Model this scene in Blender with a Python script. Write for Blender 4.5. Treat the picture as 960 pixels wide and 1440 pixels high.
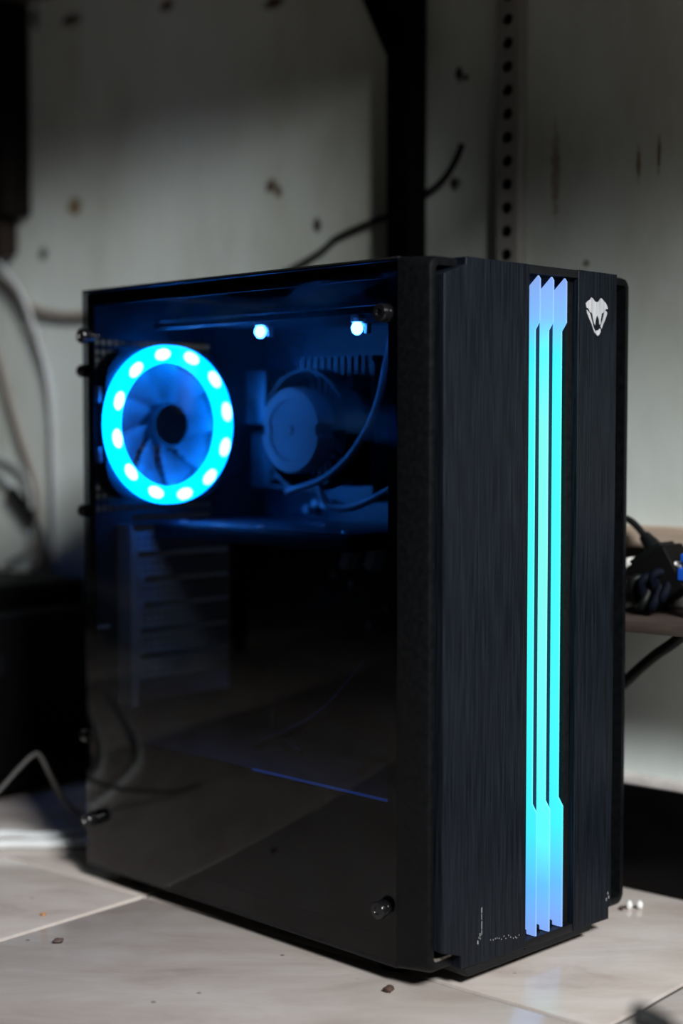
import bpy, bmesh, math, random
from mathutils import Vector, Matrix, noise

# ------------------------------------------------------------------ scene, camera, light
S = bpy.context.scene
for o in list(bpy.data.objects):
    bpy.data.objects.remove(o)
COL = S.collection
S.view_settings.view_transform = 'Standard'
S.view_settings.look = 'None'
S.view_settings.gamma = 1.0
S.view_settings.use_curve_mapping = False
S.view_settings.exposure = 0.0
S.cycles.use_denoising = True
S.cycles.max_bounces = 10
S.cycles.transparent_max_bounces = 16

cam_d = bpy.data.cameras.new('camera')
cam = bpy.data.objects.new('camera', cam_d)
COL.objects.link(cam)
cam.location = (-0.6899, -0.6460, 0.3467)
_f = Vector((0.7036, 0.7086, -0.0530))
cam.rotation_euler = _f.to_track_quat('-Z', 'Y').to_euler()
cam_d.sensor_fit = 'VERTICAL'
cam_d.sensor_width = 24.0
cam_d.sensor_height = 36.0
cam_d.lens = 2168.0 * 36.0 / 1440.0
cam_d.clip_start = 0.02
cam_d.dof.use_dof = True
cam_d.dof.focus_distance = 1.0
cam_d.dof.aperture_fstop = 2.6
S.camera = cam

world = bpy.data.worlds.new('world')
S.world = world
world.use_nodes = True
world.node_tree.nodes['Background'].inputs[0].default_value = (0.80, 0.90, 1.0, 1)
world.node_tree.nodes['Background'].inputs[1].default_value = 0.016


def area(name, loc, target, sx, sy, power, col):
    d = bpy.data.lights.new(name, 'AREA')
    d.shape = 'RECTANGLE'; d.size = sx; d.size_y = sy; d.energy = power; d.color = col; d.spread = math.radians(62)
    o = bpy.data.objects.new(name, d); COL.objects.link(o)
    o.location = loc
    o.rotation_euler = (Vector(target) - Vector(loc)).to_track_quat('-Z', 'Y').to_euler()
    return o


# daylight from a doorway behind the photographer
area('doorway_daylight', (-0.78, -1.95, 1.62), (0.1, 0.2, 0.10), 0.5, 0.5, 12.4, (0.97, 0.98, 0.98))

# ------------------------------------------------------------------ helpers
RNG = random.Random(7)
ROT = math.radians(4.5)                       # the room is turned a little against the case
WP = Vector((0.288, 0.006, 0))                # foot of the wall
SD = Vector((-math.sin(ROT), math.cos(ROT), 0))   # along the wall
WN = Vector((-math.cos(ROT), -math.sin(ROT), 0))  # out of the wall into the room


def W(s, n, z):
    return WP + SD * s + WN * n + Vector((0, 0, z))


WPOS = {}


def finish(bm, name, mat, parent=None, smooth=30, solid=None, bevel=None):
    bmesh.ops.remove_doubles(bm, verts=bm.verts, dist=1e-6)
    bmesh.ops.recalc_face_normals(bm, faces=bm.faces)
    lo = Vector((1e9,) * 3); hi = -lo
    for v in bm.verts:
        for i in range(3):
            lo[i] = min(lo[i], v.co[i]); hi[i] = max(hi[i], v.co[i])
    c = (lo + hi) / 2
    c.z = lo.z
    for v in bm.verts:
        v.co -= c
    me = bpy.data.meshes.new(name)
    bm.to_mesh(me); bm.free()
    if smooth:
        me.shade_smooth()
        me.set_sharp_from_angle(angle=math.radians(smooth))
    me.materials.append(mat)
    o = bpy.data.objects.new(name, me)
    COL.objects.link(o)
    WPOS[o] = c
    if parent is not None:
        o.parent = parent
        o.location = c - WPOS[parent]
    else:
        o.location = c
    if bevel:
        m = o.modifiers.new('bevel', 'BEVEL'); m.width = bevel; m.segments = 2; m.limit_method = 'ANGLE'
    if solid:
        m = o.modifiers.new('solidify', 'SOLIDIFY'); m.thickness = solid; m.offset = 0
    return o


def empty(name, loc):
    o = bpy.data.objects.new(name, None)
    o.empty_display_size = 0.03
    COL.objects.link(o); o.location = loc
    WPOS[o] = Vector(loc)
    return o


def tag(o, label, cat=None, group=None, kind=None):
    o['label'] = label
    if cat: o['category'] = cat
    if group: o['group'] = group
    if kind: o['kind'] = kind
    return o


def clone(o, name, delta, parent=None):
    c = o.copy(); c.name = name
    COL.objects.link(c)
    WPOS[c] = WPOS[o] + Vector(delta)
    c.parent = parent if parent is not None else o.parent
    base = WPOS[c.parent] if c.parent is not None else Vector((0, 0, 0))
    c.location = WPOS[c] - base
    return c


def nb():
    return bmesh.new()


def box(bm, x0, x1, y0, y1, z0, z1, M=None, bev=0, seg=2):
    t = bmesh.new()
    vs = [t.verts.new((x, y, z)) for x in (x0, x1) for y in (y0, y1) for z in (z0, z1)]
    for f in ((0, 1, 3, 2), (4, 6, 7, 5), (0, 4, 5, 1), (2, 3, 7, 6), (0, 2, 6, 4), (1, 5, 7, 3)):
        t.faces.new([vs[i] for i in f])
    bmesh.ops.recalc_face_normals(t, faces=t.faces)
    if bev:
        bmesh.ops.bevel(t, geom=t.edges[:], offset=bev, segments=seg, profile=0.6, affect='EDGES')
    if M is not None:
        t.transform(M)
    me = bpy.data.meshes.new('t'); t.to_mesh(me); t.free()
    bm.from_mesh(me); bpy.data.meshes.remove(me)
    return bm


ROOM = Matrix.Translation(WP) @ Matrix((( -WN.x * -1, SD.x, 0, 0), (-WN.y * -1, SD.y, 0, 0), (0, 0, 1, 0), (0, 0, 0, 1)))
# ROOM maps (n, s, z) -> world, n measured out of the wall


def wbox(bm, s0, s1, n0, n1, z0, z1, bev=0, seg=2):
    return box(bm, n0, n1, s0, s1, z0, z1, ROOM, bev, seg)


def catmull(pts, k=8):
    P = [Vector(p) for p in pts]
    P = [P[0] * 2 - P[1]] + P + [P[-1] * 2 - P[-2]]
    out = []
    for i in range(1, len(P) - 2):
        a, b, c, d = P[i - 1:i + 3]
        for j in range(k):
            t = j / k
            out.append(0.5 * ((2 * b) + (c - a) * t + (2 * a - 5 * b + 4 * c - d) * t * t + (3 * b - a - 3 * c + d) * t ** 3))
    out.append(P[-2])
    return out


def tube(bm, pts, r, n=10, smooth=8, radii=None):
    path = catmull(pts, smooth) if smooth else [Vector(p) for p in pts]
    m = len(path)
    rings = []
    up = Vector((0.13, 0.21, 0.97))
    for i, p in enumerate(path):
        t = (path[min(i + 1, m - 1)] - path[max(i - 1, 0)]).normalized()
        a = t.cross(up)
        if a.length < 1e-3: a = t.cross(Vector((1, 0, 0)))
        a.normalize(); b = t.cross(a)
        rr = r if radii is None else radii[0] + (radii[1] - radii[0]) * i / (m - 1)
        rings.append([bm.verts.new(p + a * rr * math.cos(2 * math.pi * k / n) + b * rr * math.sin(2 * math.pi * k / n)) for k in range(n)])
    for i in range(m - 1):
        for k in range(n):
            bm.faces.new((rings[i][k], rings[i][(k + 1) % n], rings[i + 1][(k + 1) % n], rings[i + 1][k]))
    bm.faces.new(rings[0][::-1]); bm.faces.new(rings[-1])
    return bm


def lathe(bm, prof, M, n=32, closed=False):
    """prof: (radius, height) about local z; M maps to world"""
    rings = []
    for r, h in prof:
        rings.append([bm.verts.new(M @ Vector((r * math.cos(2 * math.pi * k / n), r * math.sin(2 * math.pi * k / n), h))) for k in range(n)])
    m = len(rings)
    for i in range(m if closed else m - 1):
        A, B = rings[i], rings[(i + 1) % m]
        for k in range(n):
            bm.faces.new((A[k], A[(k + 1) % n], B[(k + 1) % n], B[k]))
    if not closed:
        bm.faces.new(rings[0][::-1]); bm.faces.new(rings[-1])
    return bm


def axis_y(p, flip=True):      # local z -> world -y
    return Matrix.Translation(p) @ Matrix(((1, 0, 0, 0), (0, 0, -1, 0), (0, 1, 0, 0), (0, 0, 0, 1)))


def axis_x(p):                 # local z -> world -x
    return Matrix.Translation(p) @ Matrix(((0, 0, -1, 0), (1, 0, 0, 0), (0, -1, 0, 0), (0, 0, 0, 1)))


def axis_z(p):
    return Matrix.Translation(p)


def prism_xz(bm, poly, y0, y1):
    a = [bm.verts.new((x, y0, z)) for x, z in poly]
    b = [bm.verts.new((x, y1, z)) for x, z in poly]
    n = len(poly)
    bm.faces.new(a); bm.faces.new(b[::-1])
    for i in range(n):
        bm.faces.new((a[i], b[i], b[(i + 1) % n], a[(i + 1) % n]))
    return bm


def prism_yz(bm, poly, x0, x1):
    a = [bm.verts.new((x0, y, z)) for y, z in poly]
    b = [bm.verts.new((x1, y, z)) for y, z in poly]
    n = len(poly)
    bm.faces.new(a); bm.faces.new(b[::-1])
    for i in range(n):
        bm.faces.new((a[i], b[i], b[(i + 1) % n], a[(i + 1) % n]))
    return bm


def holeplate(bm, org, u, v, nu, nv, pu, pv, r, seg=8, ru=None):
    """sheet of nu x nv cells, each with a round hole"""
    org = Vector(org); u = Vector(u); v = Vector(v)
    ru = ru or r
    for i in range(nu):
        for j in range(nv):
            c = org + u * (pu * (i + .5)) + v * (pv * (j + .5))
            outer = []; inner = []
            for k in range(seg):
                a = 2 * math.pi * k / seg + math.pi / seg * 0
                ca, sa = math.cos(a), math.sin(a)
                s = min(pu / 2 / max(abs(ca), 1e-9), pv / 2 / max(abs(sa), 1e-9))
                outer.append(bm.verts.new(c + u * ca * s + v * sa * s))
                inner.append(bm.verts.new(c + u * ca * ru + v * sa * r))
            for k in range(seg):
                bm.faces.new((outer[k], outer[(k + 1) % seg], inner[(k + 1) % seg], inner[k]))
            # close the cell's corners
            for su in (-1, 1):
                for sv in (-1, 1):
                    corner = c + u * su * pu / 2 + v * sv * pv / 2
                    near = sorted(range(seg), key=lambda k: (outer[k].co - corner).length)[:2]
                    if (outer[near[0]].co - corner).length > 1e-6:
                        bm.faces.new((bm.verts.new(corner), outer[near[0]], outer[near[1]]))
    return bm


def blob(bm, c, r, sc=(1, 1, 1), seed=0, amt=0.35, sub=2):
    t = bmesh.new()
    bmesh.ops.create_icosphere(t, subdivisions=sub, radius=1)
    for v in t.verts:
        k = 1 + amt * noise.noise(v.co * 1.7 + Vector((seed * 3.1, seed, 0)))
        v.co = Vector((v.co.x * sc[0], v.co.y * sc[1], v.co.z * sc[2])) * r * k + Vector(c)
    me = bpy.data.meshes.new('t'); t.to_mesh(me); t.free(); bm.from_mesh(me); bpy.data.meshes.remove(me)
    return bm


# ------------------------------------------------------------------ materials
def mat(name, col, rough=0.5, metal=0.0, spec=0.5, emit=None, estr=0.0):
    m = bpy.data.materials.new(name); m.use_nodes = True
    b = m.node_tree.nodes['Principled BSDF']
    b.inputs['Base Color'].default_value = (*col, 1)
    b.inputs['Roughness'].default_value = rough
    b.inputs['Metallic'].default_value = metal
    b.inputs['Specular IOR Level'].default_value = spec
    if emit:
        b.inputs['Emission Color'].default_value = (*emit, 1)
        b.inputs['Emission Strength'].default_value = estr
    return m


def nodes(m):
    return m.node_tree.nodes, m.node_tree.links, m.node_tree.nodes['Principled BSDF']


def noisy(m, c0, c1, scale=20, detail=4, mapscale=(1, 1, 1), rough=None, bump=0.0, lo=0.3, hi=0.7, bdist=0.001):
    N, L, b = nodes(m)
    tc = N.new('ShaderNodeTexCoord'); mp = N.new('ShaderNodeMapping')
    mp.inputs['Scale'].default_value = mapscale
    nz = N.new('ShaderNodeTexNoise'); nz.inputs['Scale'].default_value = scale; nz.inputs['Detail'].default_value = detail
    rp = N.new('ShaderNodeValToRGB')
    rp.color_ramp.elements[0].position = lo; rp.color_ramp.elements[0].color = (*c0, 1)
    rp.color_ramp.elements[1].position = hi; rp.color_ramp.elements[1].color = (*c1, 1)
    L.new(tc.outputs['Object'], mp.inputs['Vector']); L.new(mp.outputs[0], nz.inputs['Vector'])
    L.new(nz.outputs['Fac'], rp.inputs[0]); L.new(rp.outputs[0], b.inputs['Base Color'])
    if rough:
        mr = N.new('ShaderNodeMapRange'); mr.inputs[3].default_value = rough[0]; mr.inputs[4].default_value = rough[1]
        L.new(nz.outputs['Fac'], mr.inputs[0]); L.new(mr.outputs[0], b.inputs['Roughness'])
    if bump:
        bp = N.new('ShaderNodeBump'); bp.inputs['Strength'].default_value = bump; bp.inputs['Distance'].default_value = bdist
        L.new(nz.outputs['Fac'], bp.inputs['Height']); L.new(bp.outputs[0], b.inputs['Normal'])
    return m


M = {}
M['black_plastic'] = noisy(mat('black_plastic', (0.010, 0.011, 0.013), 0.45, spec=0.25), (0.003, 0.0033, 0.004), (0.006, 0.0065, 0.0075), 300, 3, rough=(0.38, 0.55), bump=0.05, bdist=0.0003)
M['rim_plastic'] = noisy(mat('rim_plastic', (0.016, 0.018, 0.021), 0.4, spec=0.14), (0.0022, 0.0026, 0.003), (0.0045, 0.005, 0.006), 250, 3, rough=(0.32, 0.48))
M['brushed'] = noisy(mat('brushed_black', (0.015, 0.017, 0.022), 0.4, 0.0, spec=0.14), (0.0014, 0.0022, 0.0040), (0.0095, 0.0135, 0.0200), 1.0, 5, (1700, 1700, 22), rough=(0.34, 0.52), bump=0.35, bdist=0.0003, lo=0.40, hi=0.64)
M['steel_black'] = noisy(mat('steel_black', (0.012, 0.012, 0.013), 0.5, 0.0, spec=0.3), (0.005, 0.005, 0.0055), (0.009, 0.009, 0.010), 200, 3, rough=(0.45, 0.6))
M['steel_inner'] = noisy(mat('steel_inner', (0.02, 0.021, 0.023), 0.5), (0.016, 0.017, 0.019), (0.028, 0.029, 0.031), 120, 3, rough=(0.4, 0.55))
M['steel_bare'] = noisy(mat('steel_bare', (0.45, 0.45, 0.46), 0.35, 0.6), (0.66, 0.66, 0.66), (0.82, 0.82, 0.80), 90, 3, rough=(0.3, 0.5))
M['knob'] = mat('knob_black', (0.006, 0.006, 0.007), 0.16)
M['rubber'] = mat('rubber', (0.002, 0.002, 0.002), 0.7, spec=0.12)
M['pcb'] = noisy(mat('pcb', (0.012, 0.016, 0.026), 0.45), (0.010, 0.014, 0.022), (0.035, 0.045, 0.065), 160, 4, rough=(0.3, 0.5))
M['chip'] = mat('chip_black', (0.010, 0.010, 0.011), 0.4, spec=0.3)
M['alu'] = noisy(mat('aluminium', (0.12, 0.12, 0.13), 0.4, 0.5), (0.05, 0.05, 0.055), (0.10, 0.10, 0.11), 60, 2, rough=(0.3, 0.45))
M['cap_can'] = mat('capacitor_can', (0.5, 0.5, 0.52), 0.3, 0.5)
M['cooler_disc'] = noisy(mat('cooler_disc', (0.3, 0.3, 0.3), 0.6), (0.26, 0.26, 0.27), (0.32, 0.32, 0.33), 40, 2)
M['grey_cable'] = mat('pc_cable', (0.22, 0.23, 0.26), 0.45)
M['black_cable'] = mat('black_cable', (0.004, 0.0048, 0.005), 0.5, spec=0.2)
M['white_plastic'] = mat('white_plastic', (0.72, 0.70, 0.66), 0.45)
M['frost'] = bpy.data.materials.new('frosted_blade'); M['frost'].use_nodes = True
_n, _l = M['frost'].node_tree.nodes, M['frost'].node_tree.links
_n.remove(_n['Principled BSDF'])
_d = _n.new('ShaderNodeBsdfDiffuse'); _d.inputs[0].default_value = (0.62, 0.68, 0.72, 1)
_t = _n.new('ShaderNodeBsdfTranslucent'); _t.inputs[0].default_value = (0.62, 0.68, 0.72, 1)
_p = _n.new('ShaderNodeBsdfTransparent')
_m1 = _n.new('ShaderNodeMixShader'); _m1.inputs[0].default_value = 0.5; _m2 = _n.new('ShaderNodeMixShader'); _m2.inputs[0].default_value = 0.22
_l.new(_d.outputs[0], _m1.inputs[1]); _l.new(_t.outputs[0], _m1.inputs[2]); _l.new(_m1.outputs[0], _m2.inputs[1]); _l.new(_p.outputs[0], _m2.inputs[2])
_l.new(_m2.outputs[0], _n['Material Output'].inputs[0])
M['fan_frame'] = mat('fan_frame', (0.02, 0.022, 0.025), 0.4)
M['fan_glow'] = mat('fan_ring_diffuser', (0.05, 0.07, 0.08), 0.5, spec=0.2, emit=(0.0, 0.19, 1.0), estr=70.0)
M['fan_led'] = mat('fan_led', (0.8, 0.9, 0.9), 0.4, emit=(0.10, 0.36, 1.0), estr=130.0)
M['board_led'] = mat('board_led', (0.8, 0.9, 0.9), 0.4, emit=(0.03, 0.22, 1.0), estr=190.0)
M['emblem'] = noisy(mat('emblem_silver', (0.62, 0.63, 0.66), 0.35, 0.35), (0.52, 0.53, 0.56), (0.78, 0.79, 0.82), 1.0, 2, (700, 700, 60), rough=(0.3, 0.5))
M['scuff'] = mat('scuff', (0.30, 0.30, 0.31), 0.7)

# tinted safety glass: absorbing see-through layer under a mirror-like surface
g = bpy.data.materials.new('tinted_glass'); g.use_nodes = True
gn, gl = g.node_tree.nodes, g.node_tree.links
gn.remove(gn['Principled BSDF'])
tr = gn.new('ShaderNodeBsdfTransparent'); tr.inputs[0].default_value = (0.41, 0.43, 0.45, 1)
gs = gn.new('ShaderNodeBsdfGlossy'); gs.inputs['Roughness'].default_value = 0.035
fr = gn.new('ShaderNodeFresnel'); fr.inputs[0].default_value = 1.5
mx = gn.new('ShaderNodeMixShader')
gg = gn.new('ShaderNodeNewGeometry'); gi = gn.new('ShaderNodeMapRange')   # the pane is thin: same reflectance on entering and leaving
gi.inputs[3].default_value = 1.38; gi.inputs[4].default_value = 1 / 1.38
gl.new(gg.outputs['Backfacing'], gi.inputs[0]); gl.new(gi.outputs[0], fr.inputs[0])
gl.new(fr.outputs[0], mx.inputs[0]); gl.new(tr.outputs[0], mx.inputs[1]); gl.new(gs.outputs[0], mx.inputs[2])
gl.new(mx.outputs[0], gn['Material Output'].inputs[0])
M['glass'] = g


def fin_mat(name, mid, hot, strength):
    """light-guide fin: the diodes sit behind its middle, the ends of the guide glow weaker and bluer"""
    m = mat(name, (0.10, 0.16, 0.20), 0.45)
    N, L, b = nodes(m)
    tc = N.new('ShaderNodeTexCoord'); sp = N.new('ShaderNodeSeparateXYZ'); rp = N.new('ShaderNodeValToRGB')
    L.new(tc.outputs['Generated'], sp.inputs[0]); L.new(sp.outputs['Z'], rp.inputs[0])
    e = rp.color_ramp.elements
    e[0].position = 0.0; e[0].color = (0.18, 0.31, 0.78, 1)
    e[1].position = 1.0; e[1].color = (0.19, 0.31, 0.74, 1)
    for p, c in ((0.07, (0.08, 0.42, 0.98, 1)), (0.16, (*mid, 1)), (0.5, (*hot, 1)), (0.78, (*hot, 1)), (0.885, (*mid, 1)), (0.94, (0.16, 0.42, 0.95, 1))):
        k = e.new(p); k.color = c
    L.new(rp.outputs[0], b.inputs['Emission Color']); b.inputs['Emission Strength'].default_value = strength
    return m


M['fin_side'] = fin_mat('fin_light', (0.0, 0.80, 1.0), (0.004, 1.0, 0.84), 1.0)
M['fin_mid'] = fin_mat('fin_light_bright', (0.05, 0.95, 1.0), (0.15, 1.0, 0.72), 1.05)

# ------------------------------------------------------------------ setting: floor, wall, skirting
TILE = 0.3935
TA = Matrix.Rotation(ROT, 4, 'Z')
RX = Vector((math.cos(ROT), math.sin(ROT), 0)); RY = Vector((-math.sin(ROT), math.cos(ROT), 0))
CROSS = Vector((0.0035, 0.2605, 0))           # a grout crossing beside the case

gm = noisy(mat('grout', (0.6, 0.56, 0.52), 0.85), (0.10, 0.09, 0.08), (0.74, 0.69, 0.65), 5.5, 4, lo=0.40, hi=0.52, bump=0.2)
bm = nb()
box(bm, -4.2, 0.42, -5.0, 3.5, -0.06, -0.0022, TA)
floor = finish(bm, 'floor', gm, None, smooth=0)
tag(floor, 'pale beige ceramic tile floor with light grout lines', 'floor', kind='structure')


def tile_material(k):
    m = mat('floor_tile_%d' % k, (0.5, 0.45, 0.42), 0.2)
    N, L, b = nodes(m)
    tc = N.new('ShaderNodeTexCoord')
    oi = N.new('ShaderNodeObjectInfo')
    ad = N.new('ShaderNodeVectorMath'); ad.operation = 'ADD'
    sc_ = N.new('ShaderNodeVectorMath'); sc_.operation = 'SCALE'; sc_.inputs['Scale'].default_value = 13.0
    cb = N.new('ShaderNodeCombineXYZ')
    L.new(oi.outputs['Random'], cb.inputs[0]); L.new(oi.outputs['Random'], cb.inputs[1])
    L.new(cb.outputs[0], sc_.inputs[0])
    mp = N.new('ShaderNodeMapping'); mp.inputs['Rotation'].default_value = (0, 0, math.radians(50)); 
    L.new(tc.outputs['Object'], mp.inputs['Vector'])
    mp2 = N.new('ShaderNodeMapping'); mp2.inputs['Scale'].default_value = (9, 22, 1)
    L.new(mp.outputs[0], mp2.inputs['Vector'])
    L.new(mp2.outputs[0], ad.inputs[0]); L.new(sc_.outputs[0], ad.inputs[1])
    nz = N.new('ShaderNodeTexNoise'); nz.inputs['Scale'].default_value = 1.0; nz.inputs['Detail'].default_value = 6; nz.inputs['Roughness'].default_value = 0.62; nz.inputs['Distortion'].default_value = 0.4
    L.new(ad.outputs[0], nz.inputs['Vector'])
    rp = N.new('ShaderNodeValToRGB'); e = rp.color_ramp.elements
    e[0].position = 0.22; e[0].color = (0.37, 0.30, 0.27, 1)
    e[1].position = 0.8; e[1].color = (0.63, 0.585, 0.54, 1)
    k1 = e.new(0.46); k1.color = (0.51, 0.45, 0.41, 1)
    k2 = e.new(0.62); k2.color = (0.57, 0.52, 0.485, 1)
    L.new(nz.outputs['Fac'], rp.inputs[0])
    # dirt specks
    vo = N.new('ShaderNodeTexVoronoi'); vo.inputs['Scale'].default_value = 34; vo.inputs['Randomness'].default_value = 1.0
    L.new(tc.outputs['Object'], vo.inputs['Vector'])
    cr = N.new('ShaderNodeMapRange'); cr.inputs[1].default_value = 0.03; cr.inputs[2].default_value = 0.075; cr.inputs[3].default_value = 1.0; cr.inputs[4].default_value = 0.0
    L.new(vo.outputs['Distance'], cr.inputs[0])
    sr = N.new('ShaderNodeSeparateColor'); L.new(vo.outputs['Color'], sr.inputs[0])
    gt = N.new('ShaderNodeMath'); gt.operation = 'GREATER_THAN'; gt.inputs[1].default_value = 0.55; L.new(sr.outputs[0], gt.inputs[0])
    ml = N.new('ShaderNodeMath'); ml.operation = 'MULTIPLY'; L.new(cr.outputs[0], ml.inputs[0]); L.new(gt.outputs[0], ml.inputs[1])
    m2 = N.new('ShaderNodeMath'); m2.operation = 'MULTIPLY'; m2.inputs[1].default_value = 0.75; L.new(ml.outputs[0], m2.inputs[0])
    mix = N.new('ShaderNodeMix'); mix.data_type = 'RGBA'
    L.new(m2.outputs[0], mix.inputs['Factor']); L.new(rp.outputs[0], mix.inputs[6]); mix.inputs[7].default_value = (0.07, 0.05, 0.04, 1)
    L.new(mix.outputs[2], b.inputs['Base Color'])
    rr = N.new('ShaderNodeMapRange'); rr.inputs[3].default_value = 0.10; rr.inputs[4].default_value = 0.24
    L.new(nz.outputs['Fac'], rr.inputs[0]); L.new(rr.outputs[0], b.inputs['Roughness'])
    return m


tm = tile_material(0)
first = None
h = TILE / 2 - 0.0023
for i in range(-6, 1):
    for j in range(-7, 4):
        c = CROSS + RX * (TILE * (i + .5)) + RY * (TILE * (j + .5))
        if first is None:
            b0 = nb()
            box(b0, -h, h, -h, h, -0.008, 0.0, None, 0.0009, 2)
            me = bpy.data.meshes.new('floor_tile'); b0.to_mesh(me); b0.free(); me.materials.append(tm); me.shade_smooth(); me.set_sharp_from_angle(angle=math.radians(40))
            first = me
        o = bpy.data.objects.new('floor_tile', first)
        COL.objects.link(o); o.parent = floor
        o.location = c - WPOS[floor]
        o.rotation_euler = (0, 0, ROT)

# wall with plaster, chips and holes
wm = mat('old_plaster', (0.5, 0.5, 0.47), 0.85)
N, L, b = nodes(wm)
geo = N.new('ShaderNodeNewGeometry')
n1 = N.new('ShaderNodeTexNoise'); n1.inputs['Scale'].default_value = 6.0; n1.inputs['Detail'].default_value = 6; n1.inputs['Roughness'].default_value = 0.6
n2 = N.new('ShaderNodeTexNoise'); n2.inputs['Scale'].default_value = 60; n2.inputs['Detail'].default_value = 4
mpw = N.new('ShaderNodeMapping'); mpw.inputs['Scale'].default_value = (1, 1, 0.45)
L.new(geo.outputs['Position'], mpw.inputs[0]); L.new(mpw.outputs[0], n1.inputs['Vector']); L.new(geo.outputs['Position'], n2.inputs['Vector'])
rp = N.new('ShaderNodeValToRGB'); e = rp.color_ramp.elements
e[0].position = 0.30; e[0].color = (0.45, 0.47, 0.40, 1)
e[1].position = 0.72; e[1].color = (0.72, 0.79, 0.77, 1)
k1 = e.new(0.5); k1.color = (0.62, 0.67, 0.63, 1)
L.new(n1.outputs['Fac'], rp.inputs[0])
cur = rp.outputs[0]
SPOTS = [  # s, z, radius along the wall, radius in height, colour: stains, chips and nail holes
    (0.394, 0.567, .0075, .0070, (0.10, 0.065, 0.04)), (0.384, 0.561, .0045, .0055, (0.13, 0.08, 0.05)), (0.338, 0.527, .0050, .0062, (0.03, 0.03, 0.03)),
    (0.668, 0.575, .0110, .0095, (0.22, 0.15, 0.07)), (0.720, 0.530, .0065, .0085, (0.06, 0.06, 0.06)),
    (0.671, 0.7625, .016, .0065, (0.06, 0.035, 0.025)), (0.389, 0.730, .014, .006, (0.06, 0.03, 0.02)), (0.53, 0.752, .010, .006, (0.10, 0.055, 0.04)),
    (0.183, 0.6355, .0040, .0075, (0.02, 0.02, 0.02)), (0.1866, 0.548, .0055, .0062, (0.02, 0.02, 0.02)), (0.176, 0.632, .003, .003, (0.04, 0.04, 0.04)),
    (0.710, 0.345, .006, .007, (0.16, 0.15, 0.14)), (0.73, 0.775, .008, .012, (0.03, 0.03, 0.03)),
    (0.0, 0.5506, .0016, .013, (0.16, 0.11, 0.06)), (0.017, 0.545, .0020, .013, (0.20, 0.15, 0.09)), (0.062, 0.475, .003, .003, (0.2, 0.18, 0.15)),
    (0.09, 0.547, .0045, .035, (0.34, 0.30, 0.24)), (0.75, 0.60, .008, .012, (0.22, 0.19, 0.10)),
]
nd = N.new('ShaderNodeTexNoise'); nd.inputs['Scale'].default_value = 150; nd.inputs['Detail'].default_value = 3
L.new(geo.outputs['Position'], nd.inputs['Vector'])
sp = N.new('ShaderNodeSeparateXYZ'); L.new(geo.outputs['Position'], sp.inputs[0])
# position along the wall
ssub = N.new('ShaderNodeVectorMath'); ssub.operation = 'SUBTRACT'; ssub.inputs[1].default_value = WP; L.new(geo.outputs['Position'], ssub.inputs[0])
sdot = N.new('ShaderNodeVectorMath'); sdot.operation = 'DOT_PRODUCT'; sdot.inputs[1].default_value = SD; L.new(ssub.outputs[0], sdot.inputs[0])
for (s, z, rs, rz, c) in SPOTS:
    def scaled(sock, centre, rad):
        a = N.new('ShaderNodeMath'); a.operation = 'SUBTRACT'; a.inputs[1].default_value = centre; L.new(sock, a.inputs[0])
        d = N.new('ShaderNodeMath'); d.operation = 'DIVIDE'; d.inputs[1].default_value = rad; L.new(a.outputs[0], d.inputs[0])
        p = N.new('ShaderNodeMath'); p.operation = 'POWER'; p.inputs[1].default_value = 2; L.new(d.outputs[0], p.inputs[0])
        return p.outputs[0]
    a = N.new('ShaderNodeMath'); a.operation = 'ADD'
    L.new(scaled(sdot.outputs['Value'], s, rs), a.inputs[0]); L.new(scaled(sp.outputs['Z'], z, rz), a.inputs[1])
    q = N.new('ShaderNodeMath'); q.operation = 'MULTIPLY_ADD'; q.inputs[1].default_value = 2.4; L.new(nd.outputs['Fac'], q.inputs[0]); L.new(a.outputs[0], q.inputs[2])
    r_ = N.new('ShaderNodeMapRange'); r_.inputs[1].default_value = 1.5; r_.inputs[2].default_value = 2.5; r_.inputs[3].default_value = 1.0; r_.inputs[4].default_value = 0.0
    L.new(q.outputs[0], r_.inputs[0])
    mx_ = N.new('ShaderNodeMix'); mx_.data_type = 'RGBA'; L.new(r_.outputs[0], mx_.inputs['Factor']); L.new(cur, mx_.inputs[6]); mx_.inputs[7].default_value = (*c, 1)
    cur = mx_.outputs[2]
L.new(cur, b.inputs['Base Color'])
bp = N.new('ShaderNodeBump'); bp.inputs['Strength'].default_value = 0.25; bp.inputs['Distance'].default_value = 0.002
L.new(n2.outputs['Fac'], bp.inputs['Height']); L.new(bp.outputs[0], b.inputs['Normal'])

bm = nb(); wbox(bm, -3.5, 3.0, -0.12, 0.0, 0.0, 2.6)
wall = finish(bm, 'wall_right', wm, None, smooth=0)
tag(wall, 'stained grey-white plaster wall with chips and nail holes behind the tower', 'wall', kind='structure')

dark_wall = noisy(mat('dark_far_wall', (0.10, 0.095, 0.09), 0.9), (0.07, 0.065, 0.06), (0.12, 0.115, 0.105), 3, 4)
bm = nb(); box(bm, -4.3, -4.2, -5, 3.5, 0, 2.6, TA)
tag(finish(bm, 'wall_left', dark_wall, None, smooth=0), 'dim grey-brown wall on the far side of the room', 'wall', kind='structure')
bm = nb(); box(bm, -4.3, 0.3, 3.0, 3.1, 0, 2.6, TA)
tag(finish(bm, 'wall_back', dark_wall, None, smooth=0), 'dim grey-brown end wall of the room', 'wall', kind='structure')

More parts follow.
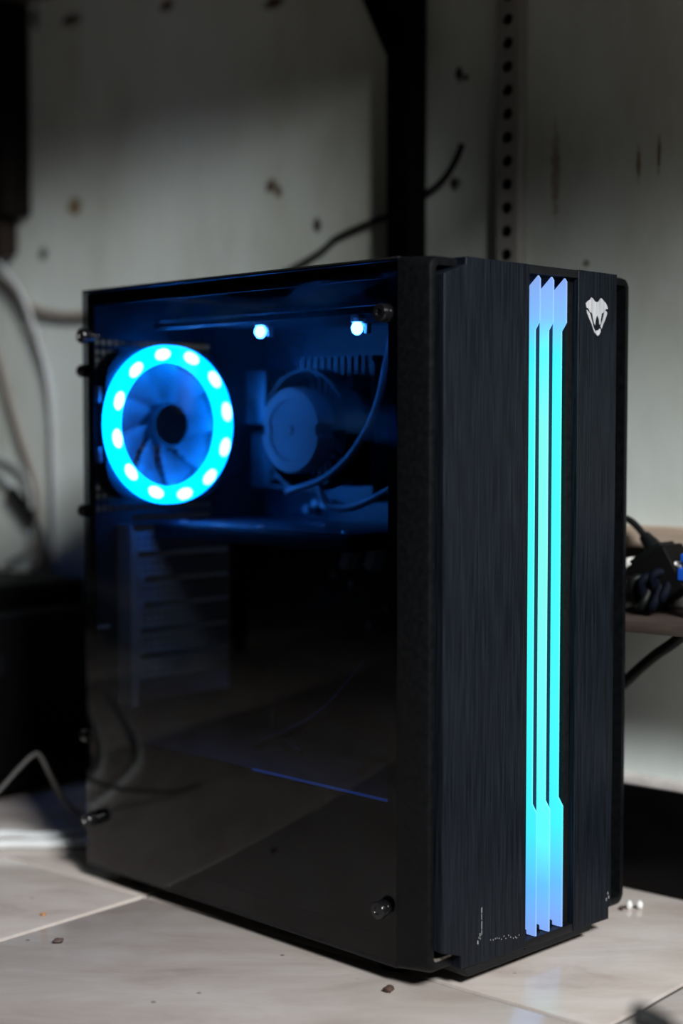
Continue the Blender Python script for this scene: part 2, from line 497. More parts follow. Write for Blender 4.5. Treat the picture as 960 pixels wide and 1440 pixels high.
# skirting of black glazed tiles with a light grout bead on top
sk = noisy(mat('black_glaze', (0.006, 0.006, 0.007), 0.3, spec=0.12), (0.0010, 0.0010, 0.0012), (0.002, 0.002, 0.0022), 40, 3)
bead = noisy(mat('skirting_grout', (0.62, 0.58, 0.55), 0.8), (0.5, 0.47, 0.45), (0.7, 0.66, 0.63), 50, 3)
bm = nb(); wbox(bm, -2.5, 2.5, 0.0, 0.0040, 0.0, 0.0795)
base = finish(bm, 'baseboard_right', bead, None, smooth=0)
tag(base, 'black glazed skirting tiles along the foot of the wall with a pale top bead', 'skirting', kind='structure')
bm = nb(); wbox(bm, -2.5, 2.5, 0.0, 0.0105, 0.0795, 0.0865, 0.0016)
finish(bm, 'grout_bead', bead, base)
pm = None
for k in range(-6, 6):
    bm = nb(); s0 = 0.2345 + k * TILE
    wbox(bm, s0 + 0.001, s0 + TILE - 0.001, 0.004, 0.0125, 0.0005, 0.0795, 0.0008)
    finish(bm, 'skirting_tile', sk, base)

# ------------------------------------------------------------------ the computer tower
pc = empty('computer_tower', (0.1, 0.15, 0))
tag(pc, 'black computer tower with dark glass side panel and glowing cyan light fins', 'computer')


def rrect(x0, x1, z0, z1, r, y, n=5):
    pts = []
    for cx, cz, a0 in ((x1 - r, z1 - r, 0), (x0 + r, z1 - r, 90), (x0 + r, z0 + r, 180), (x1 - r, z0 + r, 270)):
        for k in range(n + 1):
            a = math.radians(a0 + 90 * k / n)
            pts.append((cx + r * math.cos(a), y, cz + r * math.sin(a)))
    return pts


def loft(bm, loops, cap0=True, cap1=True):
    R = [[bm.verts.new(p) for p in lp] for lp in loops]
    n = len(R[0])
    for A, B in zip(R, R[1:]):
        for k in range(n):
            bm.faces.new((A[k], A[(k + 1) % n], B[(k + 1) % n], B[k]))
    if cap0: bm.faces.new(R[0][::-1])
    if cap1: bm.faces.new(R[-1])
    return bm


GY1 = 0.3285
ZB, ZT = 0.0115, 0.4525
# front bezel: rounded rim around a recess
bm = nb()
X0, X1 = -0.0008, 0.2062
loft(bm, [rrect(X0, X1, ZB, ZT - .0003, .0035, -0.0004), rrect(X0, X1, ZB + .0022, ZT - .0012, .007, -0.0235),
          rrect(X0 + .0010, X1 - .0010, ZB + .0032, ZT - .0020, .007, -0.0258), rrect(X0 + .0030, X1 - .0030, ZB + .0050, ZT - .0036, .006, -0.0268),
          rrect(X0 + .0056, X1 - .0056, ZB + .0088, ZT - .0066, .003, -0.0266), rrect(X0 + .0070, X1 - .0070, ZB + .0105, ZT - .0080, .003, -0.0150)])
bezel = finish(bm, 'front_bezel', M['rim_plastic'], pc, smooth=35)
# brushed plates in front of the recess
bm = nb()
prism_xz(bm, [(.0040, .0283), (.0220, .0224), (.0220, .0140), (.0854, .0122), (.0854, .4515), (.0237, .4515), (.0237, .4466), (.0040, .4402)], -0.0150, -0.0340)
plate1 = finish(bm, 'front_plate', M['brushed'], pc, smooth=20, bevel=0.0005)
bm = nb()
prism_xz(bm, [(.1366, .0116), (.1768, .0108), (.1768, .0185), (.1790, .0200), (.1798, .4440), (.1798, .4515), (.1366, .4517)], -0.0150, -0.0340)
plate2 = finish(bm, 'front_plate', M['brushed'], pc, smooth=20, bevel=0.0005)
# recess that holds the light fins
bm = nb()
box(bm, .0855, .1365, -.0235, -.0178, .0125, .4514)
recess = finish(bm, 'fin_recess', mat('recess_glow_blue', (0.003, 0.008, 0.030), 0.5, spec=0.2), pc, smooth=20)  # blue reflected from the fins is put into this base colour
for z0, z1 in ((.4462, .4514), (.0110, .0168)):
    bm = nb(); box(bm, .0855, .1365, -.0336, -.0236, z0, z1, None, .0006)
    finish(bm, 'recess_bar', M['black_plastic'], pc)
bm = nb(); box(bm, .1300, .1365, -.0290, -.0236, .0169, .4461); finish(bm, 'recess_step', M['black_plastic'], pc)
for k, (x, mm) in enumerate(((.0968, 'fin_side'), (.1106, 'fin_mid'), (.1244, 'fin_side'))):
    bm = nb()
    zt = 0.4452; z1 = 0.4155; z0 = 0.1000; zb = 0.0175
    poly = [(-.0230, zb), (-.0340, zb), (-.0340, z0 - .0015), (-.0302, z0 + .0040), (-.0302, z1 - .0045), (-.0340, z1 + .0010),
            (-.0340, zt - .0022), (-.0325, zt), (-.0230, zt - .0085)]
    prism_yz(bm, poly, x - .0014, x)
    finish(bm, 'light_fin', M[mm], pc, smooth=20)
# base trim under the front
bm = nb()
prism_xz(bm, [(.030, .0068), (.158, .0068), (.160, .0122), (.026, .0134)], -0.0325, -0.006)
finish(bm, 'base_trim', M['black_plastic'], pc, bevel=0.0006)
# silver snake head emblem on the right-hand plate
HEAD = [(144.1, 430.0), (146.7, 432.0), (148.9, 432.7), (150.2, 434.4), (151.7, 433.9), (154.4, 431.9), (156.6, 431.6), (158.4, 432.2), (160.8, 434.5), (162.4, 434.1), (164.1, 432.7), (165.9, 431.9), (167.7, 430.1), (168.8, 428.1), (167.7, 427.5), (166.5, 427.8), (165.2, 426.1), (163.2, 424.9), (162.0, 424.5), (161.0, 420.6), (160.6, 417.3), (159.6, 417.0), (159.1, 419.9), (156.8, 423.0), (155.3, 420.3), (154.6, 416.2), (153.6, 417.3), (152.6, 420.2), (151.3, 423.6), (150.5, 424.5), (148.8, 424.5), (147.1, 426.8), (145.1, 427.5)]
LJAW = [(145.3, 426.1), (146.4, 425.4), (148.8, 423.8), (150.1, 421.2), (151.6, 417.8), (152.9, 414.6), (154.9, 412.4), (155.4, 410.9), (154.2, 411.2), (152.7, 413.7), (150.7, 416.9), (147.9, 420.5), (145.9, 423.4)]
RJAW = [(167.8, 425.7), (168.0, 424.5), (166.8, 422.1), (164.8, 419.0), (163.4, 416.9), (161.9, 414.2), (160.9, 415.6), (162.1, 418.3), (163.3, 420.4), (164.3, 423.1), (165.2, 425.9), (166.5, 426.5)]
CHIN = [(155.7, 412.7), (156.9, 413.1), (157.9, 412.7), (159.9, 414.4), (160.6, 414.1), (160.9, 412.3), (159.9, 410.8), (157.7, 409.3), (156.2, 410.1), (155.2, 411.2)]
bm = nb()
for poly in (HEAD, LJAW, RJAW, CHIN):
    prism_xz(bm, [(x / 1000, z / 1000) for x, z in poly], -0.0339, -0.0345)
em = finish(bm, 'emblem', M['emblem'], pc, smooth=0)
em['label'] = 'silver snake head emblem'
# scuffs near the foot of the left plate
bm = nb()
for x, za, zb_, w in ((.0412, .0487, .0452, .0006), (.0412, .0446, .0410, .0004), (.0413, .0400, .0350, .0005), (.0413, .0345, .0312, .0004), (.0397, .0328, .0308, .0006), (.0386, .0306, .0296, .0005), (.0376, .0285, .0262, .0008), (.0400, .0298, .0288, .0004)):
    box(bm, x - w / 2, x + w / 2, -.03415, -.0339, zb_, za)
for k in range(14):
    x = .050 + .0022 * k + RNG.uniform(-.0006, .0006)
    z = .0265 - .0004 * k + RNG.uniform(-.0012, .0012)
    box(bm, x, x + .0005, -.03408, -.0339, z, z + .0008)
sc_o = finish(bm, 'scuff_marks', M['scuff'], pc, smooth=0)
sc_o['kind'] = 'stuff'
bm = nb()
for x, z in ((.1752, .028), (.1762, .025), (.1735, .024)):
    box(bm, x, x + .0007, -.03412, -.0339, z, z + .002)
sc_o = finish(bm, 'scuff_marks', M['scuff'], pc, smooth=0); sc_o['kind'] = 'stuff'
# dust caught on the lower ledge of the rim
dust = noisy(mat('dust', (0.30, 0.25, 0.22), 0.95), (0.05, 0.045, 0.04), (0.34, 0.29, 0.25), 260, 3)
bm = nb(); box(bm, .0050, .0240, -.0262, -.0152, .0202, .0222)
finish(bm, 'dust_ledge', dust, pc)

# chassis panels
bm = nb(); box(bm, 0.0, .2, 0.0, GY1, ZT - .0015, ZT, None, .0004)
finish(bm, 'top_panel', M['steel_black'], pc)
bm = nb(); box(bm, 0.0, .2, 0.0, GY1, ZB, ZB + .0015, None, .0004)
finish(bm, 'bottom_panel', M['steel_black'], pc)
bm = nb(); box(bm, .1985, .2, 0.0, GY1, ZB + .0016, ZT - .0016, None, .0004)
finish(bm, 'right_side_panel', M['steel_black'], pc)
# flanges the glass rests on
bm = nb()
box(bm, .0046, .0058, .0005, .0125, ZB + .002, ZT - .002)
box(bm, .0046, .0058, GY1 - .0085, GY1 - .0005, ZB + .002, ZT - .002)
box(bm, .0046, .0058, .0126, GY1 - .0090, ZT - .0120, ZT - .002)
box(bm, .0046, .0058, .0126, GY1 - .0090, ZB + .002, ZB + .016)
finish(bm, 'side_flange', M['steel_black'], pc)
bm = nb(); box(bm, .022, .190, .0005, .003, ZB + .003, ZT - .003)
finish(bm, 'front_bulkhead', M['steel_black'], pc)

# rear panel with fan opening, vent rows and slot openings
YR = GY1 - .0008
bm = nb()


def rp_(x0, x1, z0, z1):
    box(bm, x0, x1, YR - .0008, YR + .0004, z0, z1)


rp_(.006, .1985, .4225, ZT - .002)
rp_(.125, .1985, .276, .4225)
rp_(.006, .045, .132, .2795)
rp_(.045, .1985, .272, .2760)
rp_(.145, .1985, .132, .272)
rp_(.006, .1985, ZB + .002, .132)
rp_(.006, .0095, .2795, .4225)
rp_(.0095, .125, .4185, .4225)
rear = finish(bm, 'rear_panel', M['steel_inner'], pc, smooth=0)
bm = nb()
holeplate(bm, (.0095, YR - .0004, .4095), (1, 0, 0), (0, 0, 1), 19, 1, .0060789, .009, .0026, 6)
finish(bm, 'vent_row', M['steel_inner'], rear, smooth=0, solid=.0008)
bm = nb()
holeplate(bm, (.0095, YR - .0004, .2795), (1, 0, 0), (0, 0, 1), 19, 1, .0060789, .0135, .0030, 6)
finish(bm, 'vent_row', M['steel_inner'], rear, smooth=0, solid=.0008)
bm = nb()
holeplate(bm, (.0095, YR - .0004, .2930), (1, 0, 0), (0, 0, 1), 19, 19, .0060789, .00613, .0026, 6)
finish(bm, 'fan_grille', M['steel_inner'], rear, smooth=0, solid=.0008)
# slot covers, bracket, screws
bm = nb()
holeplate(bm, (.047, YR - .0016, .2530), (1, 0, 0), (0, 0, 1), 15, 2, .00633, .0055, .0018, 6)
box(bm, .0455, .1445, YR - .0022, YR - .0010, .2515, .2530)
box(bm, .0455, .1445, YR - .0022, YR - .0010, .2640, .2662)
slot0 = finish(bm, 'slot_cover', M['steel_bare'], pc, smooth=0, solid=.0008)
for k in range(1, 6):
    clone(slot0, 'slot_cover', (0, 0, -.0203 * k))
bm = nb()
prism_xz(bm, [(.030, .132), (.0365, .132), (.0400, .190), (.0370, .262), (.0300, .276)], YR - .018, YR - .0165)
box(bm, .0300, .0312, YR - .0166, YR - .001, .134, .274)
finish(bm, 'slot_bracket', M['steel_bare'], pc)
for z in (.2290, .2095):
    bm = nb()
    lathe(bm, [(.0005, .0040), (.0036, .0036), (.0040, .0020), (.0040, 0), (.0020, -.002)], axis_y((.0480, YR - .004, z)), 14)
    finish(bm, 'slot_screw', M['steel_bare'], pc)
bm = nb(); box(bm, .008, .020, YR - .004, YR - .002, .1935, .1965)
finish(bm, 'panel_tab', M['steel_bare'], pc)
for z in (.374, .328):
    bm = nb(); box(bm, .0062, .0090, YR - .012, YR - .002, z - .006, z + .006, None, .0006)
    finish(bm, 'fan_clip', M['steel_bare'], pc)

# rear fan with glowing ring
FC = Vector((.0660, .3055, .3510))
FR = .0590
bm = nb()
seg = 48
outer_f, outer_b, inner_f, inner_b = [], [], [], []
for k in range(seg):
    a = 2 * math.pi * k / seg
    ca, sa = math.cos(a), math.sin(a)
    s = .0575 / max(abs(ca), abs(sa)); s = min(s, .0700)
    outer_f.append(bm.verts.new((FC.x + ca * s, FC.y + .004, FC.z + sa * s))); outer_b.append(bm.verts.new((FC.x + ca * s, FC.y + .0215, FC.z + sa * s)))
    inner_f.append(bm.verts.new((FC.x + ca * .0565, FC.y + .004, FC.z + sa * .0565))); inner_b.append(bm.verts.new((FC.x + ca * .0565, FC.y + .0215, FC.z + sa * .0565)))
for k in range(seg):
    j = (k + 1) % seg
    for A, B in ((outer_f, outer_b), (outer_b, inner_b), (inner_b, inner_f), (inner_f, outer_f)):
        bm.faces.new((A[k], A[j], B[j], B[k]))
fan = finish(bm, 'rear_fan', M['fan_frame'], pc, smooth=40)
fan['label'] = 'case fan with glowing cyan ring'
bm = nb()
lathe(bm, [(.0490, -.004), (.0490, .002), (.0515, .0045), (.0575, .0050), (.0610, .0030), (.0615, -.004)], axis_y(FC), 64, closed=True)
finish(bm, 'glow_ring', M['fan_glow'], fan)
bm = nb()
lathe(bm, [(.0515, -.0205), (.0515, -.0045), (.0560, -.0045), (.0560, -.0205)], axis_y(FC), 64, closed=True)
finish(bm, 'fan_sleeve', M['frost'], fan)
for k in range(12):
    a = math.radians(11 + 30 * k)
    bm = nb()
    p = FC + Vector((math.cos(a) * .0552, -.0046, math.sin(a) * .0552))
    t = Vector((-math.sin(a), 0, math.cos(a)))
    tb = bmesh.new(); bmesh.ops.create_uvsphere(tb, u_segments=12, v_segments=8, radius=1)
    for v in tb.verts:
        rad = Vector((math.cos(a), 0, math.sin(a)))
        v.co = p + t * v.co.x * .0074 + rad * v.co.y * .0038 + Vector((0, 1, 0)) * v.co.z * .0014
    me = bpy.data.meshes.new('t'); tb.to_mesh(me); tb.free(); bm.from_mesh(me); bpy.data.meshes.remove(me)
    finish(bm, 'led', M['fan_led'], fan, smooth=60)
for k in range(9):
    a0 = 2 * math.pi * k / 9
    bm = nb(); grid = []
    for i in range(6):
        r = .0165 + (.0500 - .0165) * i / 5
        row = []
        for j in range(5):
            u = j / 4
            a = a0 + .32 * i / 5 + (u - .5) * (.74 + .01 * i)
            y = FC.y + .0120 + (u - .5) * .011
            row.append((FC.x + r * math.cos(a), y, FC.z + r * math.sin(a)))
        grid.append(row)
    top = [[bm.verts.new(p) for p in row] for row in grid]
    bot = [[bm.verts.new((p[0], p[1] + .0013, p[2])) for p in row] for row in grid]
    for i in range(5):
        for j in range(4):
            bm.faces.new((top[i][j], top[i + 1][j], top[i + 1][j + 1], top[i][j + 1]))
            bm.faces.new((bot[i][j], bot[i][j + 1], bot[i + 1][j + 1], bot[i + 1][j]))
    for i in range(5):
        bm.faces.new((top[i][0], bot[i][0], bot[i + 1][0], top[i + 1][0])); bm.faces.new((top[i][4], top[i + 1][4], bot[i + 1][4], bot[i][4]))
    for j in range(4):
        bm.faces.new((top[0][j], top[0][j + 1], bot[0][j + 1], bot[0][j])); bm.faces.new((top[5][j], bot[5][j], bot[5][j + 1], top[5][j + 1]))
    finish(bm, 'blade', M['frost'], fan, smooth=50)
bm = nb()
lathe(bm, [(.0170, -.020), (.0172, .0005), (.0160, .0022), (.0010, .0025)], axis_y(FC), 40)
finish(bm, 'hub', M['fan_frame'], fan)

# motherboard and what sits on it
XM = .1760
bm = nb(); box(bm, XM + .0016, XM + .0028, .030, .318, .118, .438)
finish(bm, 'motherboard_tray', M['steel_inner'], pc, smooth=0)
bm = nb(); box(bm, XM, XM + .0015, .078, .312, .150, .408)
mb = finish(bm, 'motherboard', M['pcb'], pc, smooth=0)


def onboard(name, mt, y0, y1, z0, z1, hgt, bev=.0008):
    bm = nb(); box(bm, XM - hgt, XM, y0, y1, z0, z1, None, bev)
    return finish(bm, name, mt, mb)


onboard('io_block', M['alu'], .290, .312, .300, .345, .020)
onboard('io_block', M['alu'], .288, .312, .352, .395, .026)
# finned power-stage heatsinks
for y0, y1, z0, z1 in ((.262, .284, .300, .385), (.170, .255, .389, .404)):
    bm = nb()
    box(bm, XM - .006, XM, y0, y1, z0, z1)
    if (z1 - z0) > (y1 - y0):
        k = z0
        while k + .003 < z1:
            box(bm, XM - .024, XM - .006, y0, y1, k, k + .0022); k += .0075
    else:
        k = y0
        while k + .003 < y1:
            box(bm, XM - .024, XM - .006, k, k + .0022, z0, z1); k += .0075
    finish(bm, 'heatsink', M['alu'], mb, smooth=0)
for k in range(7):
    bm = nb(); lathe(bm, [(.0031, 0), (.0031, .0095), (.0026, .0100)], axis_x((XM, .168 + .012 * k, .3835)), 12)
    finish(bm, 'capacitor', M['cap_can'], mb)
for y, z in ((.150, .300), (.150, .290), (.128, .285), (.236, .288), (.246, .288), (.256, .283), (.092, .276), (.104, .276), (.225, .232), (.205, .226), (.13, .24), (.12, .226), (.165, .21), (.185, .195)):
    bm = nb(); lathe(bm, [(.0034, 0), (.0034, .0110), (.0028, .0116)], axis_x((XM, y, z)), 12)
    finish(bm, 'capacitor', M['cap_can'], mb)
for k, y in enumerate((.130, .1395, .149, .1585)):
    bm = nb(); box(bm, XM - .006, XM, y - .003, y + .003, .288, .402, None, .0006)
    slot = finish(bm, 'memory_slot', M['chip'], mb)
    if k in (1, 3):
        bm = nb(); box(bm, XM - .034, XM - .004, y - .0013, y + .0013, .292, .398)
        box(bm, XM - .030, XM - .010, y - .0022, y + .0022, .300, .345); box(bm, XM - .030, XM - .010, y - .0022, y + .0022, .350, .390)
        finish(bm, 'memory_module', M['alu'], mb, smooth=0)
onboard('power_socket', M['white_plastic'], .086, .096, .335, .385, .014)
onboard('chipset_heatsink', M['alu'], .118, .152, .175, .206, .012)
for z in (.246, .226, .186, .166):
    onboard('expansion_slot', M['chip'], .205, .292, z - .0035, z + .0035, .011)
onboard('sata_socket', M['chip'], .080, .098, .190, .222, .012)

# cpu cooler with a round cap
CC = Vector((XM, .2045, .3466))
bm = nb()
lathe(bm, [(.0330, .002), (.0330, .030), (.0120, .032)], axis_x(CC), 40)
for k in range(30):
    a = 2 * math.pi * k / 30
    Mx = axis_x(CC) @ Matrix.Rotation(a, 4, 'Z')
    box(bm, .024, .0435, -.0009, .0009, .003, .042, Mx)
cooler = finish(bm, 'cpu_cooler', M['chip'], pc, smooth=30)
bm = nb()
lathe(bm, [(.0445, .042), (.0465, .042), (.0465, .062), (.0445, .062)], axis_x(CC), 48, closed=True)
for k in range(4):
    Mx = axis_x(CC) @ Matrix.Rotation(math.radians(45 + 90 * k), 4, 'Z')
    box(bm, .0440, .0560, -.004, .004, .000, .050, Mx, .001)
    box(bm, .0100, .0450, -.0018, .0018, .044, .047, Mx)
finish(bm, 'fan_shroud', M['chip'], cooler, smooth=30)
bm = nb()
# cap: disc with two notches at its sides
prof = []
for k in range(72):
    a = 2 * math.pi * k / 72
    d = min(abs(math.degrees(a) % 360 - 0), abs(math.degrees(a) - 180), abs(math.degrees(a) - 360))
    prof.append((.0325 - (.0035 if d < 5.5 else 0), a))
lv = []
for hh, sc in ((.060, 1.0), (.0745, 1.0), (.0765, .955), (.0770, .70), (.0760, .68), (.0760, .12), (.0770, .10)):
    lv.append([bm.verts.new(axis_x(CC) @ Vector((r * sc * math.cos(a), r * sc * math.sin(a), hh))) for r, a in prof])
for A, B in zip(lv, lv[1:]):
    for k in range(72):
        bm.faces.new((A[k], A[(k + 1) % 72], B[(k + 1) % 72], B[k]))
bm.faces.new(lv[0][::-1]); bm.faces.new(lv[-1])
finish(bm, 'cooler_cap', M['cooler_disc'], cooler, smooth=40)

# graphics card
bm = nb(); box(bm, .062, XM - .002, .105, .322, .2620, .2730, None, .0015)
gpu = finish(bm, 'graphics_card', M['chip'], pc)
bm = nb(); box(bm, .064, XM - .004, .107, .318, .2731, .2745, None, .0005)
finish(bm, 'backplate', M['pcb'], gpu)
for y in (.120, .210, .300):
    bm = nb(); lathe(bm, [(.0030, 0), (.0028, .0014), (.0010, .0016)], axis_z((.075, y, .2745)), 12)
    finish(bm, 'backplate_screw', M['steel_bare'], gpu)

# power supply shroud
bm = nb()
box(bm, .0140, .1980, .0035, .318, .1085, .1120, None, .0008)
box(bm, .0140, .0155, .0035, .318, ZB + .002, .1085)
finish(bm, 'power_supply_shroud', M['steel_black'], pc)
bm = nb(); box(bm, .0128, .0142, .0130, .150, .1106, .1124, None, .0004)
finish(bm, 'shroud_edge', mat('blue_edge_glow', (0.02, 0.03, 0.06), 0.4, emit=(0.02, 0.10, 0.55), estr=0.7), pc)['label'] = 'shroud edge with a painted faint blue glow'  # emission painted on the edge for blue light falling on it

# light strip under the top with two diodes
bm = nb(); box(bm, .0470, .0530, .020, .300, .4240, .4285, None, .0006)
strip = finish(bm, 'light_strip', M['chip'], pc)
for y, zd in ((.1806, .4162), (.0834, .4142)):
    bm = nb(); box(bm, .0465, .0535, y - .004, y + .004, zd + .0048, .4242, None, .0006)
    finish(bm, 'diode_holder', M['white_plastic'], strip)
    bm = nb(); box(bm, .0500, .0540, y - .0085, y - .0055, zd - .0030, zd + .0020, None, .0005); box(bm, .0500, .0540, y - .0085, y - .0030, zd + .0020, zd + .0040, None, .0005)
    finish(bm, 'reflector', M['white_plastic'], strip)
    bm = nb(); lathe(bm, [(.0004, .0084), (.0018, .0080), (.0032, .0066), (.0040, .0045), (.0040, .0030), (.0030, .0008), (.0024, .0)], Matrix.Translation((.0490, y, zd + .0046)) @ Matrix.Rotation(math.pi, 4, 'X'), 20)
    finish(bm, 'diode', M['board_led'], strip)
bm = nb(); box(bm, .0400, .1980, .0200, .2900, .4286, .4305); finish(bm, 'strip_bracket', M['steel_inner'], pc)

# cables inside
CABLES = [
    ([(.1, .2080, .3005), (.1, .2026, .3012), (.1, .1643, .3127), (.1, .1349, .3338), (.1, .1137, .3642), (.1, .1033, .3990), (.1, .0960, .4200), (.11, .085, .430)], .0028, 'grey_cable'),
    ([(.108, .1800, .310), (.1, .1718, .3021), (.1, .1606, .2910), (.1, .1349, .2918), (.1, .1031, .3040), (.105, .0750, .3180), (.13, .050, .33)], .0028, 'grey_cable'),
    ([(.14, .060, .115), (.135, .090, .150), (.14, .110, .200), (.15, .098, .255), (.165, .090, .300)], .0045, 'black_cable'),
    ([(.06, .200, .1135), (.09, .160, .1400), (.13, .140, .190), (.165, .150, .230)], .0030, 'black_cable'),
    ([(.05, .080, .1150), (.08, .100, .1165), (.11, .070, .1170), (.10, .040, .1155), (.06, .030, .116)], .0035, 'black_cable'),
    ([(.16, .260, .150), (.12, .240, .140), (.08, .200, .122), (.06, .150, .1165)], .0022, 'black_cable'),
]
for pts, r, mk in CABLES:
    bm = nb(); tube(bm, pts, r, 8, 8)
    finish(bm, 'inner_cable', M[mk], pc, smooth=60)
for (x, y, z) in ((.11, .125, .255), (.13, .10, .31), (.125, .165, .252)):
    bm = nb(); box(bm, x - .006, x + .006, y - .004, y + .004, z - .009, z + .009, Matrix.Translation((x, y, z)) @ Matrix.Rotation(.4, 4, 'X') @ Matrix.Translation((-x, -y, -z)), .0008)
    finish(bm, 'cable_plug', M['white_plastic'], pc)

# glass side and its thumbscrews
bm = nb(); box(bm, 0.0, .0038, .0003, GY1, ZB + .0008, ZT - .0006, None, .0006, 2)
glass = finish(bm, 'glass_side_panel', M['glass'], pc, smooth=30)
glass['label'] = 'dark tinted glass side panel'
for y, z in ((.0097, .4185), (.3215, .4178), (.0106, .0472), (.3205, .0480)):
    bm = nb()
    lathe(bm, [(.0056, -.0030), (.0058, .0004), (.0050, .0006), (.0050, .0014), (.0056, .0020), (.0058, .0056), (.0052, .0066), (.0026, .0068), (.0022, .0060), (.0005, .0059)], axis_x((-.0002, y, z)), 32)
    finish(bm, 'thumbscrew', M['knob'], pc, smooth=35)

# rear thumbscrews and plugged leads
for z in (.392, .285, .110):
    bm = nb()
    lathe(bm, [(.0045, -.010), (.0050, -.009), (.0050, -.001), (.0020, .0)], axis_y((.0055, GY1, z)), 14)
    finish(bm, 'rear_screw', M['knob'], pc)

# feet
for x in (.030, .172):
    for y in (.026, .290):
        bm = nb(); lathe(bm, [(.0125, 0), (.0140, .0015), (.0140, .0100), (.0120, .0116)], axis_z((x, y, 0)), 24)
        finish(bm, 'foot', M['rubber'], pc)

# ------------------------------------------------------------------ desk frame on the wall above the tower
black_iron = noisy(mat('black_iron', (0.006, 0.006, 0.006), 0.6, spec=0.08), (0.0008, 0.0008, 0.0008), (0.002, 0.002, 0.0018), 60, 3)
wood_dark = noisy(mat('dark_board', (0.08, 0.06, 0.045), 0.7), (0.05, 0.035, 0.025), (0.11, 0.08, 0.06), 3, 5, (2, 2, 30))
desk = empty('desk', W(0.2265, 0.014, 0))
tag(desk, 'black iron desk post with triangular gusset against the wall behind the tower', 'desk')
bm = nb(); wbox(bm, 0.2145, 0.2385, 0.002, 0.026, 0.0, 0.790, .0015); finish(bm, 'post', black_iron, desk)
bm = nb()
poly = [(0.2380, 0.652), (0.2435, 0.652), (0.316, 0.790), (0.2380, 0.790)]
a = [bm.verts.new(W(s, .012, z)) for s, z in poly]; b_ = [bm.verts.new(W(s, .016, z)) for s, z in poly]
bm.faces.new(a); bm.faces.new(b_[::-1])
for i in range(4): bm.faces.new((a[i], b_[i], b_[(i + 1) % 4], a[(i + 1) % 4]))
finish(bm, 'gusset', black_iron, desk, smooth=0)
bm = nb(); wbox(bm, -1.60, -0.25, 0.001, 0.40, 0.790, 0.820, .002); finish(bm, 'desktop', wood_dark, desk)  # out of view; outline set to shade the upper right wall
bm = nb(); wbox(bm, -0.25, 1.30, 0.001, 0.255, 0.790, 0.820, .002); finish(bm, 'wall_shade_slab', wood_dark, desk)  # made-up slab out of view, added to shade the upper left wall
bm = nb(); wbox(bm, -1.30, -1.27, 0.002, 0.026, 0.0, 0.790, .0015); finish(bm, 'post', black_iron, desk)

# slotted steel angle standing at the wall
ang = noisy(mat('slotted_steel', (0.2, 0.2, 0.19), 0.6), (0.25, 0.24, 0.23), (0.33, 0.32, 0.30), 40, 3)
sa = empty('slotted_angle', W(0.127, 0.008, 0))
tag(sa, 'grey slotted steel angle upright with a row of holes beside the desk post', 'metal upright')
bm = nb()
holeplate(bm, W(0.1180, 0.0120, 0.0), tuple(SD), (0, 0, 1), 1, 43, .0185, .0183, .0048, 12, .0054)
finish(bm, 'slotted_flange', ang, sa, smooth=0, solid=.0018)
bm = nb(); wbox(bm, 0.1166, 0.1180, 0.0012, 0.0122, 0.0, 0.7865, .0003); finish(bm, 'side_flange', ang, sa)
bm = nb(); wbox(bm, 0.1365, 0.1379, 0.0012, 0.0122, 0.0, 0.7865, .0003); finish(bm, 'side_flange', ang, sa)
bm = nb(); wbox(bm, 0.1182, 0.1363, 0.0006, 0.0016, 0.0, 0.7865); finish(bm, 'hole_shade_strip', black_iron, sa)  # black strip added to stand for the shade inside the holes

# black lead along the wall passing behind the post
bm = nb(); tube(bm, [W(.60, .0035, .430), W(.48, .0035, .455), W(.345, .0035, .4975), W(.3125, .0035, .5136), W(.284, .0035, .5216), W(.2535, .0030, .5279), W(.2200, .0030, .5400), W(.198, .0035, .5506), W(.184, .0035, .566), W(.177, .0035, .5785)], .0026, 8)
tag(finish(bm, 'wall_cable', M['black_cable'], None, 60), 'thin dark cable curving up the wall behind the desk post', 'cable')

# ------------------------------------------------------------------ things left of the tower
# dark cabinet hanging on the wall at the left edge
cab_w = noisy(mat('dark_cabinet', (0.010, 0.008, 0.006), 0.7, spec=0.12), (0.002, 0.0017, 0.0014), (0.006, 0.004, 0.003), 2, 5, (6, 6, 40))
brass = mat('brass', (0.45, 0.26, 0.09), 0.35, 0.8)
cab = empty('wall_cabinet', W(0.92, 0.03, 0.53))
tag(cab, 'dark brown wooden wall cabinet with brass studs at the left edge', 'cabinet')
bm = nb(); wbox(bm, 0.738, 1.15, 0.0, 0.035, 0.570, 0.789, .003); finish(bm, 'body', cab_w, cab)
bm = nb(); wbox(bm, 0.775, 1.12, 0.035, 0.041, 0.610, 0.780, .002); door = finish(bm, 'cabinet_door', cab_w, cab)
bm = nb(); wbox(bm, 0.757, 1.14, 0.002, 0.028, 0.5300, 0.5700, .006); finish(bm, 'lower_moulding', noisy(mat('brown_moulding', (0.03, 0.02, 0.014), 0.7, spec=0.15), (0.008, 0.005, 0.0035), (0.02, 0.013, 0.009), 4, 4, (4, 4, 30)), cab)
for s, z in ((.7830, .712), (.7835, .693), (.7700, .748), (.780, .752)):
    bm = nb()
    Mx = Matrix.Translation(W(s, .041, z)) @ Matrix.Rotation(ROT, 4, 'Z') @ Matrix.Rotation(-math.pi / 2, 4, 'Y')
    lathe(bm, [(.0035, 0), (.0030, .0018), (.0012, .0028)], Mx, 12); finish(bm, 'stud', brass, door)

